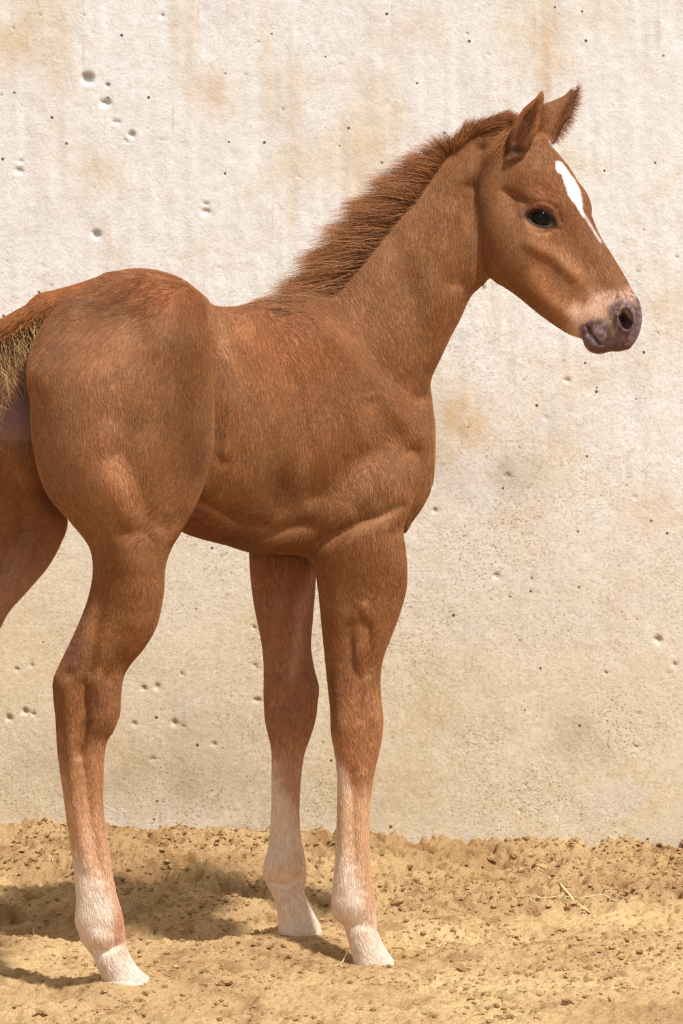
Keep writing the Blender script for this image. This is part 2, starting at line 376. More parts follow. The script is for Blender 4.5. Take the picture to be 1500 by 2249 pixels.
# trunk
loft([(60, 800), (90, 720), (140, 660), (200, 625), (250, 600), (300, 591), (350, 596), (400, 614), (440, 643), (468, 670), (512, 674), (560, 664), (610, 655), (660, 648), (710, 655),
      (770, 700), (830, 760), (900, 806), (938, 838), (948, 880), (955, 940), (956, 1000), (950, 1060), (932, 1105), (905, 1145), (885, 1168), (800, 1195), (700, 1214), (600, 1215), (550, 1211),
      (500, 1197), (440, 1181), (395, 1163), (300, 1110), (200, 1040), (110, 960), (70, 880)],
     (0, 900), (960, 900),
     [(40, -345, 60), (90, -330, 120), (160, -290, 180), (250, -235, 205), (350, -160, 205), (450, -85, 190), (550, -10, 190), (650, 70, 195), (750, 150, 190), (850, 200, 162), (920, 222, 124), (960, 238, 66)],
     k=10, p=2.0, cap=.04, fs=1.5,
     front=[(Ln([(452, 700), (485, 800), (482, 900), (478, 990)], 44), -6), (Ln([(500, 760), (505, 900), (498, 990)], 16), 9), (G(650, 880, 170, 190), 14),
            (Ln([(690, 690), (760, 760), (850, 860), (915, 960)], 30), 20), (Ln([(770, 690), (850, 790), (920, 870)], 28), -26), (Ln([(600, 720), (640, 850), (670, 980), (690, 1080)], 34), -14), (Ln([(720, 740), (770, 850), (800, 960)], 30), 8),
            (G(655, 1110, 50, 60), -26), (G(700, 740, 60, 90, -30), 9), (Ln([(430, 1100), (520, 1150), (600, 1165), (680, 1150)], 16), -16), (Ln([(450, 1120), (540, 1190), (640, 1195)], 12), 5),
            (G(560, 1060, 70, 70), 8), (Ln([(905, 1000), (925, 1080), (900, 1140)], 22), -6), (G(935, 1000, 22, 80), 10)])
# neck
loft([(560, 668), (620, 655), (670, 630), (722, 585), (782, 515), (842, 445), (905, 385), (965, 335), (1015, 296), (1065, 272), (1110, 256), (1150, 262), (1172, 320), (1150, 440), (1105, 560), (1072, 612),
      (1054, 630), (1033, 652), (1011, 698), (990, 738), (970, 780), (950, 822), (938, 855), (880, 960), (760, 990), (650, 860), (590, 740)],
     (700, 860), (1105, 300),
     [(-90, 90, 90), (0, 150, 130), (110, 172, 112), (250, 190, 84), (400, 205, 68), (500, 212, 50), (640, 214, 42), (690, 212, 38)],
     k=34, p=2.0, fs=1.5,
     front=[(Ln([(1040, 420), (1015, 520), (1000, 620)], 24), -16), (Ln([(1000, 480), (960, 600), (950, 700), (940, 790)], 34), 9), (G(930, 700, 60, 110, 20), 5),
            (Ln([(860, 520), (900, 640), (935, 760)], 30), -6), (Ln([(1060, 330), (1050, 400)], 16), -7), (Ln([(1000, 310), (1060, 300)], 18), 4)])
# near hind quarter and leg
loft([(200, 650), (260, 616), (330, 606), (400, 622), (442, 655), (458, 720), (465, 800), (470, 900), (467, 980), (452, 1050), (429, 1110), (397, 1168), (374, 1208), (362, 1250), (359, 1300), (345, 1370),
      (318, 1420), (287, 1458), (271, 1487), (265, 1530), (263, 1565), (251, 1600), (234, 1630), (228, 1680), (226, 1760), (230, 1805), (236, 1850), (245, 1910), (256, 1965), (267, 2005), (272, 2035), (273, 2060), (278, 2082),
      (291, 2110), (310, 2134), (326, 2149), (326, 2180), (229, 2180), (226, 2155), (216, 2128), (204, 2100), (188, 2078), (176, 2056), (166, 2022), (168, 1975), (163, 1915), (156, 1860), (147, 1800),
      (139, 1740), (132, 1690), (126, 1640), (123, 1580), (118, 1530), (119, 1490), (136, 1450), (160, 1400), (184, 1345), (198, 1300), (205, 1250), (195, 1198), (150, 1140), (102, 1080), (77, 1000), (68, 920),
      (72, 840), (90, 770), (140, 700)],
     (270, 600), (270, 2180),
     [(0, -285, 90), (60, -300, 130), (150, -320, 165), (300, -345, 172), (400, -362, 162), (500, -378, 140), (600, -392, 112), (680, -398, 88), (800, -402, 62), (860, -402, 52), (900, -400, 50), (960, -398, 47), (1030, -396, 40),
      (1100, -396, 33), (1200, -396, 31), (1320, -398, 33), (1400, -400, 40), (1440, -400, 44), (1480, -400, 39), (1520, -400, 44), (1560, -400, 56), (1580, -400, 60)],
     k=14, p=2.05, fs=1.35,
     front=[(Ln([(440, 650), (455, 760), (462, 900), (455, 1020)], 26), 12), (Ln([(300, 720), (330, 840), (300, 940), (262, 1010)], 42), -8), (G(180, 820, 90, 110), 12), (G(230, 1010, 60, 110), 8),
            (G(400, 860, 60, 160), 10), (Ln([(262, 1000), (300, 1070), (318, 1130)], 26), -7), (Ln([(240, 960), (250, 1050), (280, 1120)], 30), 6), (Ln([(400, 1130), (350, 1170), (270, 1165)], 18), -5), (G(345, 1170, 12, 10), 6),
            (Ln([(200, 1300), (180, 1400), (160, 1460)], 10), 5), (Ln([(235, 1240), (215, 1360), (196, 1480)], 14), -9), (Ln([(268, 1440), (240, 1490)], 14), -8), (Ln([(215, 1490), (225, 1540)], 14), 7), (Ln([(290, 1240), (290, 1360)], 34), 6), (G(235, 1580, 28, 30), 8),
            (Ln([(140, 1500), (150, 1600), (158, 1700)], 14), 9), (Ln([(185, 1500), (190, 1580), (176, 1660)], 10), -11), (Ln([(185, 1680), (200, 1800), (222, 1930)], 7), -6), (Ln([(215, 1660), (240, 1900)], 12), 3),
            (Ln([(160, 1720), (190, 1900)], 11), 5), (G(240, 2020, 20, 24), 5), (Ln([(190, 2085), (230, 2090), (270, 2070)], 8), -7), (G(222, 2058, 26, 16), 7)])
# far hind quarter and leg
loft([(60, 720), (100, 740), (112, 800), (108, 900), (104, 1000), (120, 1080), (145, 1140), (134, 1190), (104, 1245), (62, 1295), (22, 1340), (2, 1375), (-34, 1450), (-50, 1520), (-52, 1580), (-72, 1640), (-78, 1750),
      (-72, 1900), (-58, 1990), (-52, 2030), (-48, 2070), (-24, 2105), (-14, 2150), (-112, 2150), (-122, 2090), (-152, 2040), (-160, 1990), (-162, 1900), (-172, 1750), (-178, 1640), (-196, 1540), (-194, 1490), (-160, 1400),
      (-128, 1300), (-126, 1220), (-160, 1120), (-178, 1000), (-170, 880), (-120, 800), (-40, 750)],
     (0, 640), (0, 2150),
     [(0, -130, 60), (80, -110, 110), (200, -95, 130), (400, -85, 120), (500, -80, 95), (600, -78, 75), (750, -78, 52), (850, -78, 46), (920, -78, 44), (1000, -78, 34), (1250, -78, 32), (1350, -78, 40), (1420, -78, 38), (1510, -78, 52)],
     k=10, p=2.15, front=[(Ln([(100, 1130), (60, 1220), (10, 1300), (-30, 1400)], 16), 8), (Ln([(60, 1130), (20, 1220), (-20, 1320)], 14), -9), (G(30, 1000, 50, 120), 6)])
# near fore leg with shoulder
loft([(720, 940), (770, 880), (850, 880), (900, 940), (925, 1030), (908, 1095), (886, 1158), (889, 1200), (893, 1240), (892, 1290), (880, 1340), (862, 1390), (842, 1442), (835, 1485), (836, 1530), (841, 1578), (838, 1620),
      (830, 1660), (821, 1700), (814, 1750), (811, 1800), (811, 1860), (814, 1920), (821, 1966), (825, 2005), (826, 2038), (839, 2070), (858, 2102), (874, 2128), (876, 2170), (779, 2170), (777, 2112), (769, 2080), (755, 2032), (736, 2016), (729, 1985),
      (731, 1950), (736, 1900), (739, 1840), (741, 1780), (741, 1700), (735, 1650), (728, 1610), (726, 1560), (720, 1500), (713, 1430), (706, 1360), (700, 1300), (690, 1230), (687, 1180), (689, 1110), (700, 1030)],
     (790, 900), (790, 2170),
     [(-20, 200, 60), (60, 146, 84), (140, 92, 100), (220, 52, 104), (300, 40, 84), (400, 40, 64), (500, 41, 52), (600, 41, 46), (700, 41, 45), (760, 41, 36), (850, 41, 31), (1000, 41, 33), (1080, 41, 40), (1130, 41, 36), (1190, 41, 42), (1230, 41, 54), (1260, 41, 56)],
     k=44, p=2.15,
     front=[(Ln([(700, 1190), (760, 1160), (830, 1135), (885, 1110)], 15), -15), (G(800, 1050, 60, 60), 8), (Ln([(835, 1100), (800, 1120)], 22), -10), (G(790, 1230, 60, 60), 8), (G(870, 1230, 18, 70), 4),
            (Ln([(770, 1370), (772, 1460), (790, 1490)], 9), -6), (Ln([(806, 1362), (812, 1430), (805, 1480)], 10), -8), (G(790, 1430, 14, 46), 6), (G(740, 1330, 20, 60), 4), (Ln([(800, 1330), (806, 1358)], 8), 8),
            (Ln([(790, 1500), (792, 1580)], 8), -5), (G(825, 1580, 12, 24), 6), (G(750, 1590, 18, 30), 4), (Ln([(772, 1690), (776, 1800), (780, 1900)], 6), -6), (Ln([(750, 1700), (755, 1950)], 9), 4),
            (Ln([(800, 1700), (800, 1940)], 10), 4), (G(780, 1990, 26, 24), 6), (Ln([(760, 2036), (800, 2030), (825, 2040)], 8), -4)])
# far fore leg
loft([(560, 1060), (620, 1020), (690, 1080), (694, 1200), (692, 1280), (685, 1370), (682, 1420), (689, 1468), (699, 1507), (697, 1540), (692, 1580), (680, 1620), (668, 1655), (661, 1700), (657, 1760), (657, 1805), (661, 1845),
      (668, 1880), (672, 1915), (670, 1940), (667, 1958), (677, 1985), (691, 2012), (703, 2036), (706, 2060), (706, 2100), (610, 2100), (612, 2050), (612, 2020), (607, 1990), (597, 1962), (584, 1935), (578, 1908), (588, 1870), (592, 1840), (596, 1790),
      (597, 1720), (597, 1650), (590, 1615), (583, 1580), (580, 1530), (580, 1460), (575, 1410), (565, 1360), (556, 1310), (550, 1250), (549, 1180)],
     (635, 1020), (635, 2100),
     [(0, 220, 70), (180, 222, 74), (300, 223, 62), (400, 223, 52), (500, 223, 46), (580, 223, 44), (640, 223, 36), (750, 223, 31), (850, 223, 36), (890, 223, 40), (940, 223, 35), (1000, 223, 44), (1030, 223, 54), (1080, 223, 56)],
     k=12, p=2.15,
     front=[(Ln([(684, 1250), (668, 1350), (650, 1440), (640, 1500)], 10), 9), (Ln([(655, 1260), (640, 1350), (615, 1430)], 12), -7), (Ln([(585, 1465), (615, 1462)], 6), -5), (G(620, 1350, 26, 50), 4),
            (G(675, 1510, 16, 50), 6), (Ln([(582, 1530), (625, 1545)], 5), -4), (Ln([(640, 1660), (640, 1850)], 6), -4), (G(600, 1905, 20, 24), 6), (Ln([(590, 1935), (630, 1945), (660, 1920)], 7), -6), (Ln([(610, 1985), (636, 2040)], 4), -5)])
ell((70, 885, -175), (74, 168, 92), 0, 20)                                        # pelvis between the quarters
# tail root
cap3((250, 660, -275), (110, 690, -262), 56, 48, 22); cap3((110, 690, -262), (20, 735, -262), 44, 38, 12); cap3((20, 735, -262), (-90, 800, -268), 36, 30, 8); cap3((-90, 800, -268), (-130, 900, -270), 28, 22, 8)
ell((36, 860, -205), (40, 90, 40), 6, 12)                                        # bare skin under the tail
cap3((58, 790, -288), (44, 830, -290), 12, 14, 8)
# head
HP = [(1062, 300), (1110, 268), (1160, 282), (1192, 300), (1212, 322), (1240, 355), (1262, 388), (1277, 415), (1288, 440), (1300, 478), (1318, 520), (1343, 560), (1366, 598), (1385, 632), (1400, 662), (1409, 688), (1409, 712),
      (1400, 742), (1384, 763), (1362, 772), (1340, 772), (1312, 774), (1292, 766), (1280, 745), (1255, 735), (1233, 723), (1205, 704), (1177, 683), (1137, 650), (1108, 630), (1085, 616), (1064, 590), (1052, 540), (1046, 470), (1046, 390)]
loft(HP, (1115, 400), (1345, 735),
     [(-110, 222, 40), (-60, 214, 52), (0, 204, 66), (60, 196, 72), (120, 186, 66), (190, 172, 52), (260, 158, 44), (320, 146, 42), (380, 134, 44), (430, 126, 40), (455, 122, 26)],
     k=8, p=2.3, fs=1.35,
     front=[(G(1120, 540, 60, 70, -20), 9), (Ln([(1165, 535), (1215, 560), (1260, 600)], 15), 5.5), (Ln([(1190, 590), (1260, 650)], 26), -2), (Ln([(1230, 500), (1290, 580), (1330, 640)], 26), -5), (G(1275, 650, 30, 22, 40), -5),
            (G(1125, 450, 24, 34), -11), (G(1190, 440, 34, 16, 15), 9), (G(1160, 380, 40, 40), 5), (Ln([(1110, 420), (1150, 440)], 11), -5), (Ln([(1190, 650), (1250, 695)], 15), 3), (G(1345, 660, 26, 26), 5), (G(1305, 690, 22, 24), 4), (G(1170, 320, 30, 22), -8)])
ell((1118, 520, 176), (54, 92, 58), -8, 9)
ell((1277, 446, 222), (18, 38, 30), -20, 14)                                      # far brow
ell((1372, 702, 112), (32, 52, 40), 12, 10)                                       # near nostril wing
ell((1378, 700, 158), (30, 50, 36), 8, 10)
ell((1312, 752, 128), (30, 24, 34), 25, 8)                                        # chin
# ears
NE = [(1112, 350), (1115, 331), (1118, 302), (1123, 284), (1143, 249), (1153, 236), (1174, 218), (1183, 208), (1189, 205), (1194, 213), (1193, 232), (1189, 252), (1184, 276), (1178, 293), (1168, 312), (1156, 332), (1145, 350)]
loft(NE, (1130, 350), (1190, 206), [(0, 156, 22), (60, 150, 21), (120, 150, 13), (150, 152, 7)], k=9, p=2, cap=.8)
FE = [(1180, 320), (1181, 293), (1191, 237), (1205, 226), (1227, 217), (1241, 209), (1253, 196), (1260, 185), (1268, 186), (1268, 199), (1261, 229), (1254, 252), (1238, 275), (1226, 298), (1212, 318)]
loft(FE, (1196, 320), (1266, 186), [(0, 238, 20), (60, 246, 19), (120, 252, 10), (150, 254, 6)], k=9, p=2, cap=.8)
for q0, q1, r0, r1 in [((1136, 312, 126), (1158, 266, 128), 15, 16), ((1158, 266, 128), (1182, 226, 138), 16, 6)]: cap3(q0, q1, r0, r1, 3, True)
cap3((1216, 300, 222), (1238, 256, 226), 9, 10, 3, True); cap3((1238, 256, 226), (1260, 206, 240), 10, 4, 3, True)
ell((1136, 330, 128), (14, 12, 12), 0, 8, True)
# eye: socket and lids
EX, EY = 1187., 481.
es = surf(EX, EY); ec = np.array([EX, EY, es+21.])                              # centre of the eyeball, radius 27
def almond(n=9, up=True, gx_=1.0, gy_=1.0):
    a = math.radians(17); out = []
    for i in range(n):
        t = -1+2*i/(n-1); x = 32*t*gx_; y = (-18 if up else 16)*(1-abs(t)**2.1)*gy_
        out.append((EX+x*math.cos(a)-y*math.sin(a), EY+x*math.sin(a)+y*math.cos(a)))
    return out
path3(almond(9, True, 1.35, 1.9), 5.5, 2.5, 5)
ell((EX+1, EY+1, es-2), (32, 17, 16), 17, 3, True)
def lidz(x, y, o): 
    q = 27.5**2-(x-ec[0])**2-(y-ec[1])**2
    return ec[2]-math.sqrt(max(q, 60))+o
def lid(pts, r, o, k=3):
    Q = [(x, y, lidz(x, y, o)) for x, y in pts]
    for i in range(len(Q)-1): cap3(Q[i], Q[i+1], r, r, k)
lid(almond(11, True), 4.2, 1.5); lid(almond(11, False), 3.6, 2.5)
path3([(1150, 466), (1158, 452), (1172, 443), (1190, 440), (1208, 446), (1222, 457), (1230, 472), (1232, 486)], 3.2, -1.2, 5, True)
path3([(1160, 500), (1180, 511), (1205, 508), (1222, 500)], 2.4, -1.2, 4, True)
# nostril and mouth
ns = surf(1368, 700)
ell((1374, 700, ns-4), (22, 31, 10), -8, 6)
ell((1374, 700, ns-2), (15, 24, 26), -8, 4, True)
cap3((1374, 682, ns+7), (1391, 704, ns+4), 6, 5, 4)                               # inner fold of the nostril
path3([(1289, 716), (1296, 732), (1306, 745), (1316, 756)], 3.6, 0, 2, True, 4.2)
path3([(1316, 756), (1335, 757), (1355, 754), (1378, 752)], 2.8, 0, 3, True, 2.4)
path3([(1284, 722), (1290, 742), (1302, 757)], 4, 1, 5)
for yy in (722, 730, 738, 746): path3([(1286+(yy-722)*.45, yy), (1293+(yy-722)*.5, yy+2)], 1.4, -1, 1)

# ---------------------------------------------------------------- surface of the field
def surface_nets(F, xs, ys, zs):
    ins = F < 0
    cnt = np.zeros(tuple(s-1 for s in F.shape), np.uint8)
    for a in (0, 1):
        for b_ in (0, 1):
            for c in (0, 1): cnt += ins[a:F.shape[0]-1+a, b_:F.shape[1]-1+b_, c:F.shape[2]-1+c]
    act = np.flatnonzero(((cnt > 0) & (cnt < 8)).ravel()); sh = cnt.shape
    I, J, K = np.unravel_index(act, sh)
    acc = np.zeros((len(act), 3)); num = np.zeros(len(act))
    cor = {(a, b_, c): F[I+a, J+b_, K+c].astype(np.float64) for a in (0, 1) for b_ in (0, 1) for c in (0, 1)}
    for ax in range(3):
        for u in (0, 1):
            for v in (0, 1):
                a = [u, v]; a.insert(ax, 0); b_ = list(a); b_[ax] = 1
                f0, f1 = cor[tuple(a)], cor[tuple(b_)]; m = (f0 < 0) != (f1 < 0)
                t = np.where(m, f0/np.where(m, f0-f1, 1), 0)
                q = np.zeros((len(act), 3)); 
                for d in range(3): q[:, d] = a[d]
                q[:, ax] += t
                acc += q*m[:, None]; num += m
    acc /= num[:, None]
    idx = (I, J, K); P = np.stack([ax_[i]+(ax_[i+1]-ax_[i])*acc[:, d] for d, (ax_, i) in enumerate(zip((xs, ys, zs), idx))], 1)
    faces = []
    st = (sh[1]*sh[2], sh[2], 1)
    for ax in range(3):
        s0 = [slice(1, -1)]*3; s0[ax] = slice(0, -1); s1 = [slice(1, -1)]*3; s1[ax] = slice(1, None)
        A = ins[tuple(s0)]; B = ins[tuple(s1)]
        e = np.argwhere(A != B); fl = A[tuple(e.T)]
        off = np.array([1, 1, 1]); off[ax] = 0; e = e+off
        base = e@np.array(st); o1, o2 = [st[d] for d in range(3) if d != ax]
        q = np.stack([base-o1-o2, base-o2, base, base-o1], 1)
        flip = fl if ax != 1 else ~fl
        q[~flip] = q[~flip][:, ::-1]
        faces.append(q)
    Q = np.concatenate(faces); return P, np.searchsorted(act, Q)
BP, BF = surface_nets(F, gu, gv, gw)
# keep the largest piece only: label by propagation through faces
lab = np.arange(len(BP))
for _ in range(400):
    mn = lab[BF].min(1); new = lab.copy()
    for c in range(4): np.minimum.at(new, BF[:, c], mn)
    new = new[new]
    if (new == lab).all(): break
    lab = new
big = np.bincount(lab).argmax(); keep = lab == big
rem = np.cumsum(keep)-1; BF = rem[BF[keep[BF[:, 0]]]]; BP = BP[keep]
# light relaxation
E = np.concatenate([BF[:, [0, 1]], BF[:, [1, 2]], BF[:, [2, 3]], BF[:, [3, 0]]])
deg = np.bincount(E[:, 0], minlength=len(BP)).astype(float)
def relax(P, it, lam):
    for _ in range(it):
        acc = np.stack([np.bincount(E[:, 0], P[E[:, 1], d], minlength=len(P)) for d in range(3)], 1)/deg[:, None]
        P = P+lam*(acc-P)
    return P
P1 = relax(relax(BP, 1, .6), 1, -.35); inhead = sst(1020, 1060, BP[:, 0])[:, None]
P2 = relax(relax(relax(relax(P1, 1, .6), 1, -.4), 1, .6), 1, -.4)
BP = P1*inhead+P2*(1-inhead)
BV = unproj(BP)
f0 = np.cross(BV[BF[:, 2]]-BV[BF[:, 0]], BV[BF[:, 3]]-BV[BF[:, 1]])
BN = np.stack([sum(np.bincount(BF[:, c], f0[:, d], minlength=len(BV)) for c in range(4)) for d in range(3)], 1)
BN /= np.linalg.norm(BN, axis=1)[:, None]+1e-12
if (BN[:, 1]*(BP[:, 2]-BP[:, 2].mean())).mean() < 0: BF = BF[:, ::-1]; BN = -BN
print('body verts', len(BV), 'faces', len(BF))

# ---------------------------------------------------------------- coat colours (pigment, with shade and highlights painted in)
def paint(P, Nn):
    U, V, W = P[:, 0], P[:, 1], P[:, 2]
    nz = VN.fbm(U/60+3, V/60, W/60, o=4); nf = VN.fbm(U/16, V/16+9, W/16, o=3)
    col = np.tile(lin(COAT), (len(P), 1))
    def over(c, m):
        nonlocal col
        m = np.clip(m, 0, 1)[:, None]; col = col*(1-m)+lin(c)*m
    g = lambda *a: blob2(U, V, *a); s = lambda *a: seg2(U, V, *a)
    over((142, 78, 40), .35*sst(-.1, .6, nz)); over((206, 142, 96), .3*sst(0, .7, -nz))
    hind = W < -215; fore = (W > -60) & (W < 115) & (V > 1150); ff = (W > 140) & (V > 1150)
    # orange flank and quarter, dusky patches of the shedding coat; flank shade and lit buttock painted in
    over((112, 64, 30), .8*g(404, 850, 60, 230)*hind); over((184, 134, 98), .55*g(150, 900, 80, 200)*hind); over((190, 142, 102), .45*s([(482, 700), (498, 860)], 13)*(1-hind)*(V > 650)); over((84, 48, 26), .5*g(482, 1010, 20, 40)*(1-hind)); over((168, 88, 38), .5*g(330, 650, 110, 45)); over((168, 92, 44), .45*g(620, 760, 110, 80))  # includes the flank fold's light strip and shaded hollow, painted on
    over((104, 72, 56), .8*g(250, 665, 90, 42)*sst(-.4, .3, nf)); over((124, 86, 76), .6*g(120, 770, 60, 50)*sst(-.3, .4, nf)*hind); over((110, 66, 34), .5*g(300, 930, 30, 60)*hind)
    over((206, 146, 106), .5*g(190, 800, 70, 60)*sst(-.3, .4, nf)*hind); over((214, 156, 112), .5*g(230, 1030, 60, 90)*hind); over((96, 52, 24), .55*g(430, 1000, 36, 70)*hind)  # lit spots of the buttock and shade under the flank, as colour
    over((92, 52, 26), .6*g(640, 1075, 60, 75)*(1-hind)); over((104, 58, 28), .45*g(800, 1110, 50, 22)); over((212, 158, 112), .35*g(500, 850, 26, 130)*(1-hind)); over((206, 150, 108), .4*g(690, 1000, 40, 120))  # painted shade at the elbow and above the forearm crease
    over((96, 50, 22), .5*s([(440, 1160), (560, 1200), (680, 1205)], 30)*(V < 1225))  # belly shade put into the coat colour
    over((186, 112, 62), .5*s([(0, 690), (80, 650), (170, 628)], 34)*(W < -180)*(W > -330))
    # bare skin beneath the tail and between the thighs; shade painted along the cleft
    over((134, 112, 130), .95*sst(92, 60, U)*sst(-50, -10, U)*sst(740, 790, V)*sst(1010, 900, V)*(W < -150)*(W > -320)); over((90, 58, 46), .5*s([(60, 790), (60, 900), (66, 1000), (110, 1100)], 22)*(W > -300)*(W < -130))
    over((190, 150, 134), .7*sst(1130, 1330, V+U*.3)*((W > -215) & (W < 60) & (U < 160))*sst(1620, 1450, V)); fh = (U < 0) & (W > -215); over((204, 156, 122), .7*fh*sst(1600, 1720, V)); over((240, 222, 206), .95*fh*sst(1820, 1940, V+20*nf))
    # legs: dusky hock, pale lower legs and white pasterns
    over((118, 80, 74), .6*g(165, 1430, 24, 50)*hind); over((126, 84, 66), .35*s([(225, 1500), (205, 1620)], 22)*hind)
    pale, white = (222, 180, 146), (240, 222, 206)
    k = V+14*nf*2
    over((200, 150, 110), .75*sst(1580, 1720, k)*hind); over(pale, .8*sst(1720, 1860, k+(205-U)*.9)*hind); over(white, .95*sst(1900, 1990, k+(225-U)*1.2)*hind); over(white, sst(2080, 2110, k)*hind)
    over((196, 126, 76), .75*blob2(U, V, 262, 2030, 18, 60)*hind); over((232, 196, 164), .5*s([(196, 1830), (208, 1930)], 8)*hind)
    over((196, 142, 104), .7*sst(1440, 1620, k)*fore); over(white, .85*sst(1700, 1760, k+(770-U)*2.0)*fore*sst(800, 770, U)); over((224, 186, 150), .85*sst(1690, 1780, k)*fore)
    over(white, .92*sst(1880, 1980, k+(790-U)*1.8)*fore); over((214, 160, 116), .6*blob2(U, V, 812, 1980, 16, 60)*fore); over(white, sst(2050, 2080, k)*fore); over((60, 34, 22), .35*s([(730, 1480), (735, 1600)], 10)*fore)
    over((190, 142, 118), .45*ff*sst(1210, 1330, V)); over((216, 172, 146), .5*s([(686, 1250), (660, 1350), (645, 1480)], 13)*ff); over((210, 168, 142), .75*sst(1600, 1690, k)*ff); over(white, .92*sst(1690, 1800, k+(630-U)*2.2)*ff)  # includes a highlight stripe painted down the far fore leg
    over((222, 184, 150), .6*blob2(U, V, 655, 1890, 14, 50)*ff); over(white, sst(1970, 2000, k)*ff)
    # head
    hd = U > 1040
    over((150, 84, 44), .4*g(1190, 400, 50, 50)*hd); over((216, 156, 108), .35*s([(1190, 545), (1225, 560), (1265, 600), (1290, 640)], 18)*hd); over((222, 160, 108), .45*s([(1180, 600), (1230, 680), (1260, 690)], 22)*hd)  # highlights painted along the ridges of the face
    over((120, 66, 34), .5*g(1130, 445, 22, 20)*hd); over((204, 150, 104), .5*s([(1150, 450), (1165, 500), (1200, 520)], 9)*hd)
    bz = smooth_poly([(1218, 356), (1228, 353), (1240, 362), (1254, 384), (1268, 405), (1276, 432), (1281, 456), (1284, 480), (1276, 468), (1264, 452), (1252, 436), (1242, 415), (1234, 385), (1222, 375)])
    mask = np.zeros(len(P), bool); Uj, Vj = U+2.5*nf+1.5*VN(U/3, V/3), V
    for i in range(len(bz)):
        (x0, y0), (x1, y1) = bz[i-1], bz[i]
        cr = ((y0 > Vj) != (y1 > Vj)) & (Uj < x0+(Vj-y0)*(x1-x0)/(y1-y0+1e-9)); mask ^= cr
    over((252, 248, 244), mask*(W < 235)*1.)
    over((250, 242, 236), .8*s([(1282, 470), (1300, 500), (1318, 530)], 2.5)*(V > 465)); over((246, 236, 226), .6*s([(1205, 312), (1225, 334), (1240, 352)], 2.5))
    lo_m = sst(-20, 4, (U-1300)*.30+(V-668)*.85+12*nf)*sst(1232, 1268, U)*hd
    over((222, 184, 158), .92*lo_m)
    over((222, 184, 158), .8*g(1325, 655, 30, 16, 25)*hd*sst(-.5, .1, nf))
    skin_g = sst(-6, 8, (V-(706-.20*(U-1280)+ -.0016*(U-1330)*abs(U-1330)))+13*nf)*hd*sst(1268, 1280, U)
    over((108, 86, 94), .92*skin_g); over((106, 84, 90), .8*s([(1345, 678), (1368, 664), (1388, 672)], 9)*hd*sst(-.5, .2, nf+.3)); over((112, 88, 88), .8*g(1398, 712, 20, 50)*hd)
    n9 = VN.fbm(U/11+4, V/9, W/11, o=3); over((182, 156, 150), .6*sst(.1, .45, n9)*skin_g*sst(752, 735, V)); over((66, 48, 56), .6*sst(.12, .45, -n9)*skin_g)
    over((92, 70, 74), .8*sst(.25, .5, VN(U/5+9, V/5))*lo_m*sst(1330, 1345, U))
    over((190, 162, 134), .7*s([(1341, 705), (1346, 735)], 5)*hd); over((196, 172, 150), .5*s([(1356, 700), (1354, 728)], 3)*hd); over((104, 84, 92), .6*g(1350, 690, 14, 10)*hd)
    over((96, 62, 52), .8*sst(752, 768, V+.15*(U-1340))*hd*sst(1275, 1290, U)); over((36, 22, 24), .95*g(1370, 700, 12, 24, 4)*hd); over((120, 98, 98), .8*s([(1376, 682), (1391, 703)], 6)*hd)
    over((58, 38, 36), .9*s([(1289, 716), (1300, 738), (1316, 756)], 4)*hd)
    # lids and the corner of the eye
    da = math.radians(17); ux = (U-EX)*math.cos(da)+(V-EY)*math.sin(da); uy = -(U-EX)*math.sin(da)+(V-EY)*math.cos(da)
    q = np.sqrt((ux/34)**2+((uy+1)/18.5)**2); over((44, 28, 28), .95*sst(1.22, 1.0, q)*hd*(W < ec[2]+20)); over((40, 26, 24), .9*g(1216, 491, 7, 8)*hd)
    over((128, 82, 66), .6*sst(1.7, 1.4, q)*sst(1.1, 1.3, q)*(uy < 0)*hd)
    # ears: brown hollows with their shade painted in
    er = (V < 335)
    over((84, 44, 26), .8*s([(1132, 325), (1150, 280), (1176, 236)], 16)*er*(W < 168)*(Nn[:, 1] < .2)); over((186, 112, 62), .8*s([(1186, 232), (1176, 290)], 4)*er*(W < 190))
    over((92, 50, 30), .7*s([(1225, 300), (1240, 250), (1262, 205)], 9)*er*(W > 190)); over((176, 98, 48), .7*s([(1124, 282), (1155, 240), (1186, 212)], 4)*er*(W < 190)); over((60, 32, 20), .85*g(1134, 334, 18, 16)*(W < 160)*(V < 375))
    return np.clip(col, 0, 1)
COAT = (153, 105, 68)
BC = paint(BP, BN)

M_body = simple_mat('foal_skin', (180, 110, 70), .62, .25, attr=True)
nt = M_body.node_tree; g_ = N(nt, 'ShaderNodeNewGeometry'); n_ = N(nt, 'ShaderNodeTexNoise'); n_.inputs['Scale'].default_value = 380; n_.inputs['Detail'].default_value = 3
L(nt, g_.outputs['Position'], n_.inputs['Vector']); bp_ = N(nt, 'ShaderNodeBump'); bp_.inputs['Strength'].default_value = .3; bp_.inputs['Distance'].default_value = .001
L(nt, n_.outputs['Fac'], bp_.inputs['Height']); L(nt, bp_.outputs[0], nt.nodes['Principled BSDF'].inputs['Normal'])
foal = bpy.data.objects.new('foal', None); C.objects.link(foal); foal.location = unproj([(500, 2110, -80)])[0]*np.array([1, 1, 0])
foal.empty_display_size = .1
tag(foal, 'young chestnut foal with white blaze and pale lower legs standing on sand', 'foal')
OFF = np.array(foal.location)
body = mesh_obj('body', BV-OFF, BF, M_body, foal); set_col(body.data, BC)

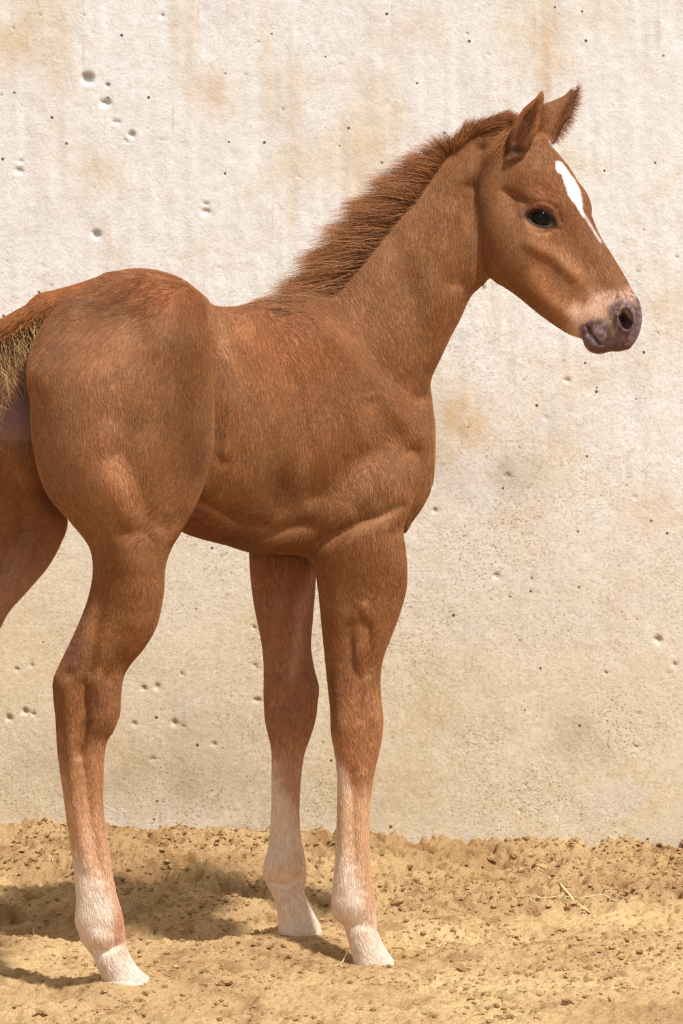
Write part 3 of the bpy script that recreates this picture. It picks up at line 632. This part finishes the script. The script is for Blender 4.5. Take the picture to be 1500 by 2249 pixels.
# eyeball
def uv_sphere(c, r, n=40):
    th = np.linspace(0, math.pi, n//2+1); ph = np.linspace(0, 2*math.pi, n, endpoint=False)
    T, H = np.meshgrid(th, ph, indexing='ij')
    V = np.stack([np.sin(T)*np.cos(H), -np.cos(T), np.sin(T)*np.sin(H)], -1).reshape(-1, 3)*np.asarray(r)+c
    i = np.arange((n//2+1)*n).reshape(-1, n); j = np.roll(i, -1, 1)
    return V, np.stack([i[:-1].ravel(), i[1:].ravel(), j[1:].ravel(), j[:-1].ravel()], 1), np.cos(T).ravel()
M_eye = simple_mat('wet_eye', (20, 12, 10), .03, .22, attr=True)
ecw = unproj([ec])[0]; V_, F_, ct = uv_sphere(ecw, 27*S)
eye = mesh_obj('eyeball', V_-OFF, F_, M_eye, foal)
set_col(eye.data, np.where(ct[:, None] > .60, lin((16, 9, 8)), np.where(ct[:, None] > .56, lin((60, 40, 30)), lin((150, 128, 110)))))
eye['label'] = 'glossy black eye'

# ---------------------------------------------------------------- hair
def hair_obj(name, roots, dirs, nors, length, rad, col, mat, npts=4, lift=.0012, droop=None, curl=0.0, parent=None, grad=(.93, 1.12)):
    n = len(roots); t = np.linspace(0, 1, npts)
    pts = roots[:, None, :]+dirs[:, None, :]*(length[:, None, None]*t[None, :, None])
    pts = pts+nors[:, None, :]*(lift*(4*t*(1-t)*.8+t*.35)[None, :, None]-0.0006*(t[None, :, None] == 0))
    if droop is not None: pts = pts+droop[:, None, :]*(t**2)[None, :, None]
    if curl:
        w = rng.normal(0, curl, (n, 1, 3)); pts = pts+w*np.sin(t*math.pi)[None, :, None]*length[:, None, None]
    hc = bpy.data.hair_curves.new(name); hc.add_curves([npts]*n)
    pts = (pts-OFF).astype(np.float32)
    hc.attributes['position'].data.foreach_set('vector', pts.ravel())
    r = (rad[:, None]*(1-t*.8)[None, :]).astype(np.float32)
    ra = hc.attributes.get('radius') or hc.attributes.new('radius', 'FLOAT', 'POINT'); ra.data.foreach_set('value', r.ravel())
    ca = hc.attributes.new('col', 'FLOAT_COLOR', 'POINT'); c4 = np.ones((n, npts, 4), np.float32); c4[:, :, :3] = np.clip(col[:, None, :]*(grad[0]+(grad[1]-grad[0])*t)[None, :, None], 0, 1); ca.data.foreach_set('color', c4.ravel())
    hc.materials.append(mat); o = bpy.data.objects.new(name, hc); C.objects.link(o); o.parent = parent; o['kind'] = 'stuff'
    return o
def hair_mat(name, rough=.5, spec=.35):
    m = simple_mat(name, (0, 0, 0), rough, spec, attr=True); return m
M_hair = hair_mat('coat_hair', .55, .3)
# flow of the coat: picture point, direction in the picture, radius of influence
FLOW = [(150, 680, -.9, .5), (300, 640, -.5, .3), (180, 760, -.3, 1), (120, 900, .15, 1), (250, 850, .1, 1), (300, 760, -.5, .9), (330, 900, -.25, 1), (400, 750, -.2, 1), (420, 950, -.5, .8), (430, 1060, -.6, .7),
        (180, 1080, .4, 1), (280, 1050, .2, 1), (330, 1150, -.7, .8), (240, 1250, -.05, 1), (320, 1300, -.1, 1), (230, 1400, -.35, 1), (160, 1500, 0, 1), (220, 1550, -.25, 1), (190, 1700, .1, 1), (190, 1850, .15, 1), (240, 2000, .2, 1), (270, 2120, .5, 1),
        (0, 1000, -.4, 1), (60, 1200, -.7, 1), (20, 1300, -.6, 1), (40, 680, -1, .6), (480, 760, .1, 1), (510, 900, -.1, 1), (480, 1050, -.3, 1), (560, 720, -.3, .8), (580, 850, .1, 1), (600, 1000, .05, 1), (540, 1150, -.9, .5),
        (650, 690, .5, .5), (700, 780, .4, 1), (780, 850, .5, 1), (860, 950, .45, 1), (720, 950, .2, 1), (780, 1050, .25, 1), (700, 1100, -.1, 1), (930, 900, .3, 1), (930, 1050, -.1, 1), (880, 1100, .1, 1), (740, 1200, -.4, 1), (800, 1220, .2, 1),
        (870, 1250, .05, 1), (760, 1340, .4, 1), (850, 1360, -.6, 1), (780, 1450, .05, 1), (760, 1560, .3, 1), (820, 1560, 0, 1), (780, 1660, .2, 1), (760, 1800, -.05, 1), (800, 1900, 0, 1), (780, 2000, .1, 1), (820, 2090, .5, 1),
        (600, 1260, .05, 1), (670, 1300, -.2, 1), (620, 1420, -.1, 1), (640, 1550, 0, 1), (630, 1750, 0, 1), (625, 1900, .1, 1), (660, 2010, .4, 1),
        (760, 620, .4, .9), (820, 560, -.2, 1), (900, 480, -.05, 1), (980, 380, -.1, 1), (980, 520, -.1, 1), (900, 650, .15, 1), (830, 720, .5, 1), (950, 700, .1, 1), (920, 800, .2, 1), (1040, 350, -.4, 1), (1030, 600, .05, 1), (1080, 330, -.3, .9),
        (1170, 340, .1, 1), (1150, 390, .1, 1), (1230, 400, .3, 1), (1110, 430, -.3, 1), (1100, 520, -.2, 1), (1190, 430, .8, .3), (1130, 560, -.4, .8), (1160, 620, -.7, .7), (1210, 640, -.6, .8), (1230, 560, -.3, 1), (1280, 540, .3, 1), (1320, 600, .4, 1),
        (1260, 480, .3, 1), (1240, 690, -.5, .7), (1280, 650, -.3, 1), (1340, 670, .3, 1), (1150, 280, .1, -1), (1185, 220, .3, -1), (1220, 270, .2, -1), (1255, 210, .4, -1)]
FLOW = np.array(FLOW, float)
def flow(P):
    acc = np.zeros((len(P), 2)); ws = np.zeros(len(P))
    for x, y, dx, dy in FLOW:
        w = 1/(((P[:, 0]-x)**2+(P[:, 1]-y)**2)/900+.35)**2
        d = np.array([dx, dy])/math.hypot(dx, dy); acc += w[:, None]*d; ws += w
    acc /= ws[:, None]; return acc/(np.linalg.norm(acc, axis=1)[:, None]+1e-6)
def sample(n, wfun):
    tri = BF; A = np.linalg.norm(np.cross(BV[tri[:, 2]]-BV[tri[:, 0]], BV[tri[:, 3]]-BV[tri[:, 1]]), axis=1)
    cen = BP[tri].mean(1); w = A*wfun(cen, BN[tri[:, 0]]); w = np.cumsum(w); f = np.searchsorted(w, rng.random(n)*w[-1]); f = np.minimum(f, len(tri)-1)
    a, b_ = rng.random((2, n, 1)); q = tri[f]
    bl = lambda X: (X[q[:, 0]]*(1-a)+X[q[:, 1]]*a)*(1-b_)+(X[q[:, 3]]*(1-a)+X[q[:, 2]]*a)*b_
    return bl(BV), bl(BP), bl(BN), bl(BC)
def dens(cn, nn):
    U, V, W = cn.T; d = np.ones(len(cn))
    d *= np.where(nn[:, 1] > .35, .22, 1.)                      # fewer strands on the side turned to the wall
    d *= np.where(U < -20, .45, 1); d *= np.where((U > 1040) & (V < 800), 2.2, 1)
    d[(V > 1950) & (W < -200) & (V > 2150)] = 0; d[(V > 2126) & (W > -60) & (W < 130)] = 0; d[(V > 2052) & (W > 140)] = 0
    d[(U < 75) & (V > 770) & (V < 960) & (W > -330) & (W < -150)] = 0
    q = ((U-EX)/36)**2+((V-EY)/22)**2; d[(q < 1) & (W < ec[2]+30)] = 0
    d[((U-1320)*.35+(V-705)*.9 > 0) & (U > 1275) & (V < 800)] = .0
    d[((U-1372)/26)**2+((V-700)/40)**2 < 1] = 0
    return d
NH = 270000
R, RP, RN, RC = sample(NH, dens)
RN /= np.linalg.norm(RN, axis=1)[:, None]
fl = flow(RP); fl = fl+.13*np.stack([VN.fbm(RP[:, 0]/45, RP[:, 1]/45, RP[:, 2]/45, o=3), VN.fbm(RP[:, 0]/45+30, RP[:, 1]/45, RP[:, 2]/45, o=3)], 1)*3+rng.normal(0, .09, (NH, 2))
D = np.stack([fl[:, 0], np.zeros(NH), -fl[:, 1]], 1)
ny = np.clip(RN[:, 1], -1, 1); D[:, 1] = 0
D = D-RN*(D*RN).sum(1)[:, None]; D /= np.linalg.norm(D, axis=1)[:, None]+1e-6
hd = (RP[:, 0] > 1040) & (RP[:, 1] < 800); lg = RP[:, 1] > 1250
ln = np.where(hd, .006, np.where(lg, .009, .0125))*rng.uniform(.6, 1.25, NH)
rd = np.where(hd, .00015, .00026)*rng.uniform(.7, 1.3, NH)
cl = VN.fbm(RP[:, 0]/7, RP[:, 1]/7, RP[:, 2]/7, o=2)
br = (np.clip(1+.16*cl+rng.normal(0, .09, NH), .55, 1.7)*np.where(rng.random(NH) < .10, 1.45, 1))[:, None]  # some strands paler: coat sheen put into their colour
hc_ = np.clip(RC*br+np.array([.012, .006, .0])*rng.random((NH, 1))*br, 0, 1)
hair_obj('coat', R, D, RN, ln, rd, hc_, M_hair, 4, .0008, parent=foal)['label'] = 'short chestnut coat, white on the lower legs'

# mane
def along(pts, t):
    P = np.array(pts, float); d = np.r_[0, np.cumsum(np.hypot(*np.diff(P, axis=0).T))]; s_ = t*d[-1]
    return np.stack([np.interp(s_, d, P[:, i]) for i in range(P.shape[1])], 1)
def nearest_body(Q):
    """depth of the near surface under picture points"""
    out = np.zeros(len(Q)); ok = np.zeros(len(Q), bool)
    for i, (x, y) in enumerate(Q):
        s_ = surf(x, y)
        if s_ is not None: out[i] = s_; ok[i] = True
    return out, ok
crest = [(575, 664), (640, 648), (685, 618), (725, 580), (782, 515), (842, 445), (905, 385), (965, 335), (1010, 300), (1060, 274), (1105, 258)]
# direction (picture) and length along the crest, t from withers to poll
mt = np.array([0, .12, .3, .5, .62, .74, .80, .90, 1.]); ma = np.array([196, 200, 178, 186, 190, 186, -118, -118, -40.]); ml = np.array([45, 85, 100, 95, 95, 80, 62, 80, 70.])*S
# angles: picture degrees, 180 = left, negative = clockwise from right (up is negative)
ma = np.array([184, 186, 178, 168, 162, 158, 75, 52, 35.]); ml = np.array([62, 88, 105, 100, 90, 70, 60, 80, 60.])*S
NM = 11000
t = rng.random(NM); base = along(crest, t); inw = rng.random(NM)**1.2*np.interp(t, [0, .15, .6, .78, 1], [10, 60, 50, 18, 12])
tg = along(crest, np.clip(t+.01, 0, 1))-along(crest, np.clip(t-.01, 0, 1)); tg /= np.hypot(*tg.T)[:, None]; nr = np.stack([-tg[:, 1], tg[:, 0]], 1)
base = base+nr*(inw[:, None]+2)
wz, ok = nearest_body(base); base, wz, t, inw = base[ok], wz[ok], t[ok], inw[ok]; n = len(base)
cw = 200*np.ones(n); cw = np.interp(t, [0, .15, .3, 1], [30, 90, 150, 208]); wz = np.where(rng.random(n) < .25, np.maximum(wz, cw+rng.normal(0, 10, n)), wz)
Rm = unproj(np.c_[base, wz])
an = np.radians(np.interp(t, mt, ma)+rng.normal(0, 7, n)+9*np.sin(t*60)); lm = np.interp(t, mt, ml)*rng.uniform(.55, 1.15, n)*np.interp(inw, [0, 60], [.9, 1.1])
Dm = np.stack([np.cos(an), np.full(n, -.22)+rng.normal(0, .1, n), np.sin(an)], 1); Dm[:, 2] *= 1.0
# picture y grows downwards: angle 160 = left and a little up
Dm /= np.linalg.norm(Dm, axis=1)[:, None]
dr = np.stack([-.10*lm, 0*lm, -.30*lm*np.interp(t, [0, .76, .8, 1], [.6, .6, 1.2, 1.2])], 1)
mc = lin((172, 116, 72))*np.clip(1+rng.normal(0, .34, (n, 1))+.35*VN(t*160, inw/14)[:, None], .35, 1.9)
M_mane = hair_mat('mane_hair', .45, .4)
hair_obj('mane', Rm, Dm, np.tile([0, -1, 0], (n, 1)).astype(float), lm, np.full(n, .00031)*rng.uniform(.6, 1.2, n), np.clip(mc, 0, 1), M_mane, 6, .004, dr, .04, parent=foal, grad=(.62, 1.25))['label'] = 'short brushy chestnut mane'

# tail hair
NT = 1100
t = rng.random(NT); tb = along([(150, 700, -322), (100, 712, -318), (60, 735, -310), (10, 765, -304), (-60, 810, -300), (-120, 880, -296)], t)
tb = tb+np.stack([rng.normal(0, 10, NT), rng.normal(0, 15, NT), rng.normal(0, 7, NT)], 1)
Rt = unproj(tb); an = np.radians(rng.normal(-66, 27, NT)+np.interp(t, [0, .25, 1], [32, 4, -18])); lt = np.interp(t, [0, .2, .45, 1], [20, 38, 66, 130])*S*rng.uniform(.45, 1.15, NT)
Dt = np.stack([np.cos(an), -.35+rng.normal(0, .12, NT), np.sin(an)], 1); Dt /= np.linalg.norm(Dt, axis=1)[:, None]
mix_ = rng.random((NT, 1)); tc = np.where(mix_ < .65, lin((236, 194, 132)), np.where(mix_ < .85, lin((166, 98, 50)), lin((80, 46, 28))))*rng.uniform(.7, 1.15, (NT, 1))
hair_obj('tail_hair', Rt, Dt, np.tile([0, -1, 0], (NT, 1)).astype(float), lt, np.full(NT, .00034), np.clip(tc, 0, 1), M_mane, 8, .004, np.stack([.1*lt, 0*lt, -.45*lt], 1), .17, parent=foal, grad=(.5, 1.2))['label'] = 'wispy golden tail hair'
# longer hair: fringe of the far ear, inside of the near ear, chin, eyelashes
def tuft(name, pts, n, ang, da, ln_, rad, colr, jit=3, out=-.2, label=None, curl=.05, lift=.001, ws=None):
    t = rng.random(n); b_ = along(pts, t)+rng.normal(0, jit, (n, 3))*np.array([1, 1, .6])
    an = np.radians(np.interp(t, np.linspace(0, 1, len(ang)), ang)+rng.normal(0, da, n)); l_ = ln_*S*rng.uniform(.5, 1.2, n)
    d = np.stack([np.cos(an), np.full(n, out)+rng.normal(0, .1, n), np.sin(an)], 1); d /= np.linalg.norm(d, axis=1)[:, None]
    o = hair_obj(name, unproj(b_), d, np.tile([0, -1, 0], (n, 1)).astype(float), l_, np.full(n, rad), np.clip(lin(colr)*rng.uniform(.6, 1.3, (n, 1)), 0, 1), M_mane, 5, lift, None, curl, parent=foal)
    if label: o['label'] = label
    return o
tuft('ear_fringe', [(1214, 306, 244), (1236, 282, 246), (1250, 256, 248), (1262, 226, 250), (1268, 192, 252)], 500, [-50, -30, -15, 10, 50], 22, 20, .00022, (176, 116, 72), 2, label='reddish fringe along the far ear')
tuft('ear_fringe', [(1140, 330, 140), (1152, 300, 136), (1168, 270, 138), (1180, 240, 144)], 260, [60, 70, 70, 80], 20, 22, .0002, (150, 94, 58), 5)
tuft('forelock', [(1085, 262, 200), (1110, 262, 196), (1130, 285, 170), (1100, 320, 160)], 500, [210, 240, 215, 240], 16, 50, .00022, (190, 126, 74), 6)
tuft('whisker', [(1284, 760, 110), (1330, 778, 112), (1380, 766, 108)], 70, [-110, -85, -60], 18, 16, .00010, (210, 180, 150), 3)
tuft('whisker', [(1060, 624, 196), (1064, 628, 196)], 24, [-100, -80], 10, 11, .0002, (150, 90, 56), 2)
al = almond(7, True); tuft('eyelash', [(x, y, lidz(x, y, -4)) for x, y in al[1:6]], 60, [150, 120, 60, 30, 10], 12, 8, .00012, (40, 24, 20), 1, out=-.9, label='dark eyelashes')

tuft('dock_hair', [(-40, 775, -300), (20, 722, -304), (80, 690, -312), (140, 668, -318)], 1500, [205, 215, 222, 228], 16, 24, .00026, (176, 112, 60), 12, label='fuzzy brown hair on the tail root')
# hooves
M_hoof = simple_mat('pale_hoof', (226, 206, 186), .5, .3)
for k_, (px, py, w), (rx, rd_) in [('nf', (826, 2131, 41), (51, 60)), ('ff', (657, 2056, 223), (49, 57)), ('nh', (276, 2158, -400), (53, 60)), ('fh', (-66, 2112, -78), (52, 58))]:
    V_, F_ = [], []; n = 36; rings = [(-3, .88), (-1, .965), (4, 1.0), (22, 1.07), (26, 1.0), (27, .5)]
    for dy, s_ in rings:
        for i in range(n):
            a = 2*math.pi*i/n; V_.append((px+dy*.35+rx*s_*math.cos(a), py+dy, w+rd_*s_*math.sin(a)))
    for r_ in range(len(rings)-1):
        for i in range(n): F_.append((r_*n+i, (r_+1)*n+i, (r_+1)*n+(i+1) % n, r_*n+(i+1) % n))
    mesh_obj('hoof', unproj(V_)-OFF, np.array(F_)[:, ::-1], M_hoof, foal)

# ---------------------------------------------------------------- loose things on the sand
def gz(x, y): return float(ground_h(np.array([x]), np.array([y]))[0])
def on_ground(px, py):
    z = .01
    for _ in range(8):
        x, y = gpos(px, py, z); z = .5*z+.5*gz(x, y)
    return np.array([x, y, z])
M_straw = simple_mat('dry_straw', (222, 196, 148), .6, .3)
def straw(pts, r, label, group=None):
    """flattened bent stalk lying on the sand through picture points"""
    P = np.array([on_ground(*q) for q in pts]); d = np.r_[0, np.cumsum(np.linalg.norm(np.diff(P, axis=0), axis=1))]
    n = max(5, int(len(pts)*3)); s_ = np.linspace(0, d[-1], n); Q = np.stack([np.interp(s_, d, P[:, i]) for i in range(3)], 1)
    hz_ = np.array([gz(a, b_) for a, b_ in Q[:, :2]]); Q[:, 2] = np.maximum(hz_, np.interp(s_, [0, d[-1]/2, d[-1]], [Q[0, 2], Q[:, 2].mean(), Q[-1, 2]]))+r*.3
    V_, F_ = [], []; m = 6
    for i in range(n):
        tg_ = Q[min(i+1, n-1)]-Q[max(i-1, 0)]; tg_ /= np.linalg.norm(tg_)+1e-9; sd = np.cross(tg_, [0, 0, 1.]); sd /= np.linalg.norm(sd)+1e-9; up = np.cross(sd, tg_)
        rr = r*(1 if 0 < i < n-1 else .45)*(1.15 if i % 4 == 2 else 1)
        for k in range(m):
            a = 2*math.pi*k/m; V_.append(Q[i]+sd*rr*1.2*math.cos(a)+up*rr*.7*math.sin(a))
    for i in range(n-1):
        for k in range(m): F_.append((i*m+k, i*m+(k+1) % m, (i+1)*m+(k+1) % m, (i+1)*m+k))
    o0 = Q[n//2]; o = mesh_obj('straw', np.array(V_)-o0, F_, M_straw); o.location = o0; tag(o, label, 'straw', group)
straw([(1229, 1941), (1248, 1963), (1270, 1985), (1297, 2006)], .0020, 'thick pale straw slanting across another stalk at right, lying steepest')
straw([(1160, 1968), (1190, 1975), (1230, 1968), (1280, 1973), (1330, 1980), (1370, 1988)], .0015, 'long thin bowed straw stalk lying crosswise under the slanting one')
straw([(1164, 1970), (1168, 1978), (1176, 1982)], .0012, 'small hooked straw stub at left end of the long bowed stalk')
straw([(722, 2124), (745, 2122), (756, 2112), (762, 2098), (758, 2088)], .0011, 'curled straw wisp just left of the nearest front hoof')
straw([(1464, 2136), (1472, 2128), (1480, 2121)], .0014, 'short pale straw piece near right edge of the sand')
bits = [(532, 2080), (603, 2078), (146, 2054), (72, 2054), (618, 2194), (682, 2208), (1070, 2106), (1202, 2044), (1244, 2044), (1236, 2055), (854, 2137), (332, 2057), (20, 1985), (560, 2100), (660, 2112), (980, 2010),
        (1130, 1895), (1250, 1900), (1300, 1905), (1390, 2000), (1180, 2160), (250, 2095), (430, 2060), (1040, 2190), (905, 2060), (1330, 2080), (380, 2230), (180, 1905), (110, 1890), (450, 1905), (1420, 2060), (520, 2160)]
for px, py in bits:
    a = rng.uniform(-.9, .9); l_ = rng.uniform(5, 12); b_ = rng.uniform(-2, 2)
    dx, dy = l_*math.cos(a), l_*math.sin(a)*.6
    straw([(px-dx, py-dy), (px+b_, py+b_), (px+dx, py+dy)], rng.uniform(.00045, .0008), 'tiny pale straw fragment lying loose on the sand', 'tiny straw fragments on the sand')
# clods: crumbs of sand, the bigger ones single pieces of the floor
def clod_shape(seed, sub=2):
    bm_v = []; r_ = np.random.default_rng(seed)
    th = np.linspace(0, math.pi, 7 if sub > 1 else 5); n = 9 if sub > 1 else 6
    V_, F_ = [], []
    for i, t_ in enumerate(th):
        for k in range(n):
            p_ = 2*math.pi*k/n+.3*i; rr = 1+r_.uniform(-.22, .22) if 0 < i < len(th)-1 else .9
            V_.append((rr*math.sin(t_)*math.cos(p_), rr*math.sin(t_)*math.sin(p_), rr*.7*math.cos(t_)))
    for i in range(len(th)-1):
        for k in range(n): F_.append((i*n+k, (i+1)*n+k, (i+1)*n+(k+1) % n, i*n+(k+1) % n))
    return np.array(V_), np.array(F_)
M_clod = sand_material(); M_clod.name = 'sand_clod'
r3 = np.random.default_rng(5); shapes = [clod_shape(i) for i in range(5)]; protos = []
for i, (v_, f_) in enumerate(shapes):
    o = mesh_obj('soil_clod', v_*.01, f_, M_clod, ground, smooth=False); c_ = (SAND*.55+SAND_D*.45)*(.75+.09*i); set_col(o.data, np.tile(c_, (len(v_), 1))); protos.append(o)
big = [(1290, 1880), (1080, 1885), (1135, 1884), (1250, 2004), (1195, 1906), (1180, 1906), (1350, 1960), (1375, 1952), (1385, 2075), (1360, 2072), (1075, 2050), (1015, 2130), (1190, 2127), (1290, 2128), (1350, 2200), (1245, 2207),
       (700, 1930), (655, 1922), (110, 1935), (380, 1920), (300, 1900), (430, 1905), (180, 1870), (250, 1935), (365, 2095), (495, 2160), (170, 2110), (640, 2240), (520, 1980), (590, 1960), (900, 1895), (935, 1910), (970, 1935),
       (1320, 1862), (1380, 1880), (1440, 1870), (1050, 1930), (870, 1990), (900, 2100), (1430, 2150), (310, 2235), (90, 2225), (1100, 2235)]
for i, (px, py) in enumerate(big):
    o = protos[i] if i < len(protos) else bpy.data.objects.new('soil_clod', protos[i % 5].data)
    if i >= len(protos): C.objects.link(o); o.parent = ground
    q = on_ground(px, py); s_ = r3.uniform(.5, 1.05)*(1 if py > 1900 else 1.2); o.location = (q[0], q[1], q[2]+.0015*s_); o.scale = (s_*r3.uniform(.8, 1.5), s_, s_*r3.uniform(.5, .9)); o.rotation_euler = (r3.uniform(-.4, .4), r3.uniform(-.4, .4), r3.uniform(0, 6))
v0, f0_ = clod_shape(9, 1); VV, FF, CC = [], [], []; NC = 9000
cx, cy = r3.uniform(-.56, .60, NC*3), 1-(r3.random(NC*3)**1.25)*1.5
kp = VN.fbm(cx*9+4, cy*9, o=3)+.25*sst(.2, .8, cy) > r3.uniform(-.35, .45, NC*3); cx, cy = cx[kp][:NC], cy[kp][:NC]; cz = ground_h(cx, cy)
for i in range(len(cx)):
    s_ = .0013+.0036*r3.random()**4; a = r3.uniform(0, 6); R_ = np.array([[math.cos(a), -math.sin(a), 0], [math.sin(a), math.cos(a), 0], [0, 0, 1]])
    VV.append((v0*[s_*1.4, s_, s_*.8])@R_.T+[cx[i], cy[i], cz[i]+s_*.2]); FF.append(f0_+i*len(v0))
    c_ = (SAND*.5+SAND_D*.5)*(.72+.5*r3.random()); CC.append(np.tile(c_, (len(v0), 1)))
o = mesh_obj('sand_crumbs', np.concatenate(VV), np.concatenate(FF), M_clod, ground, smooth=False); set_col(o.data, np.concatenate(CC)); o['kind'] = 'stuff'
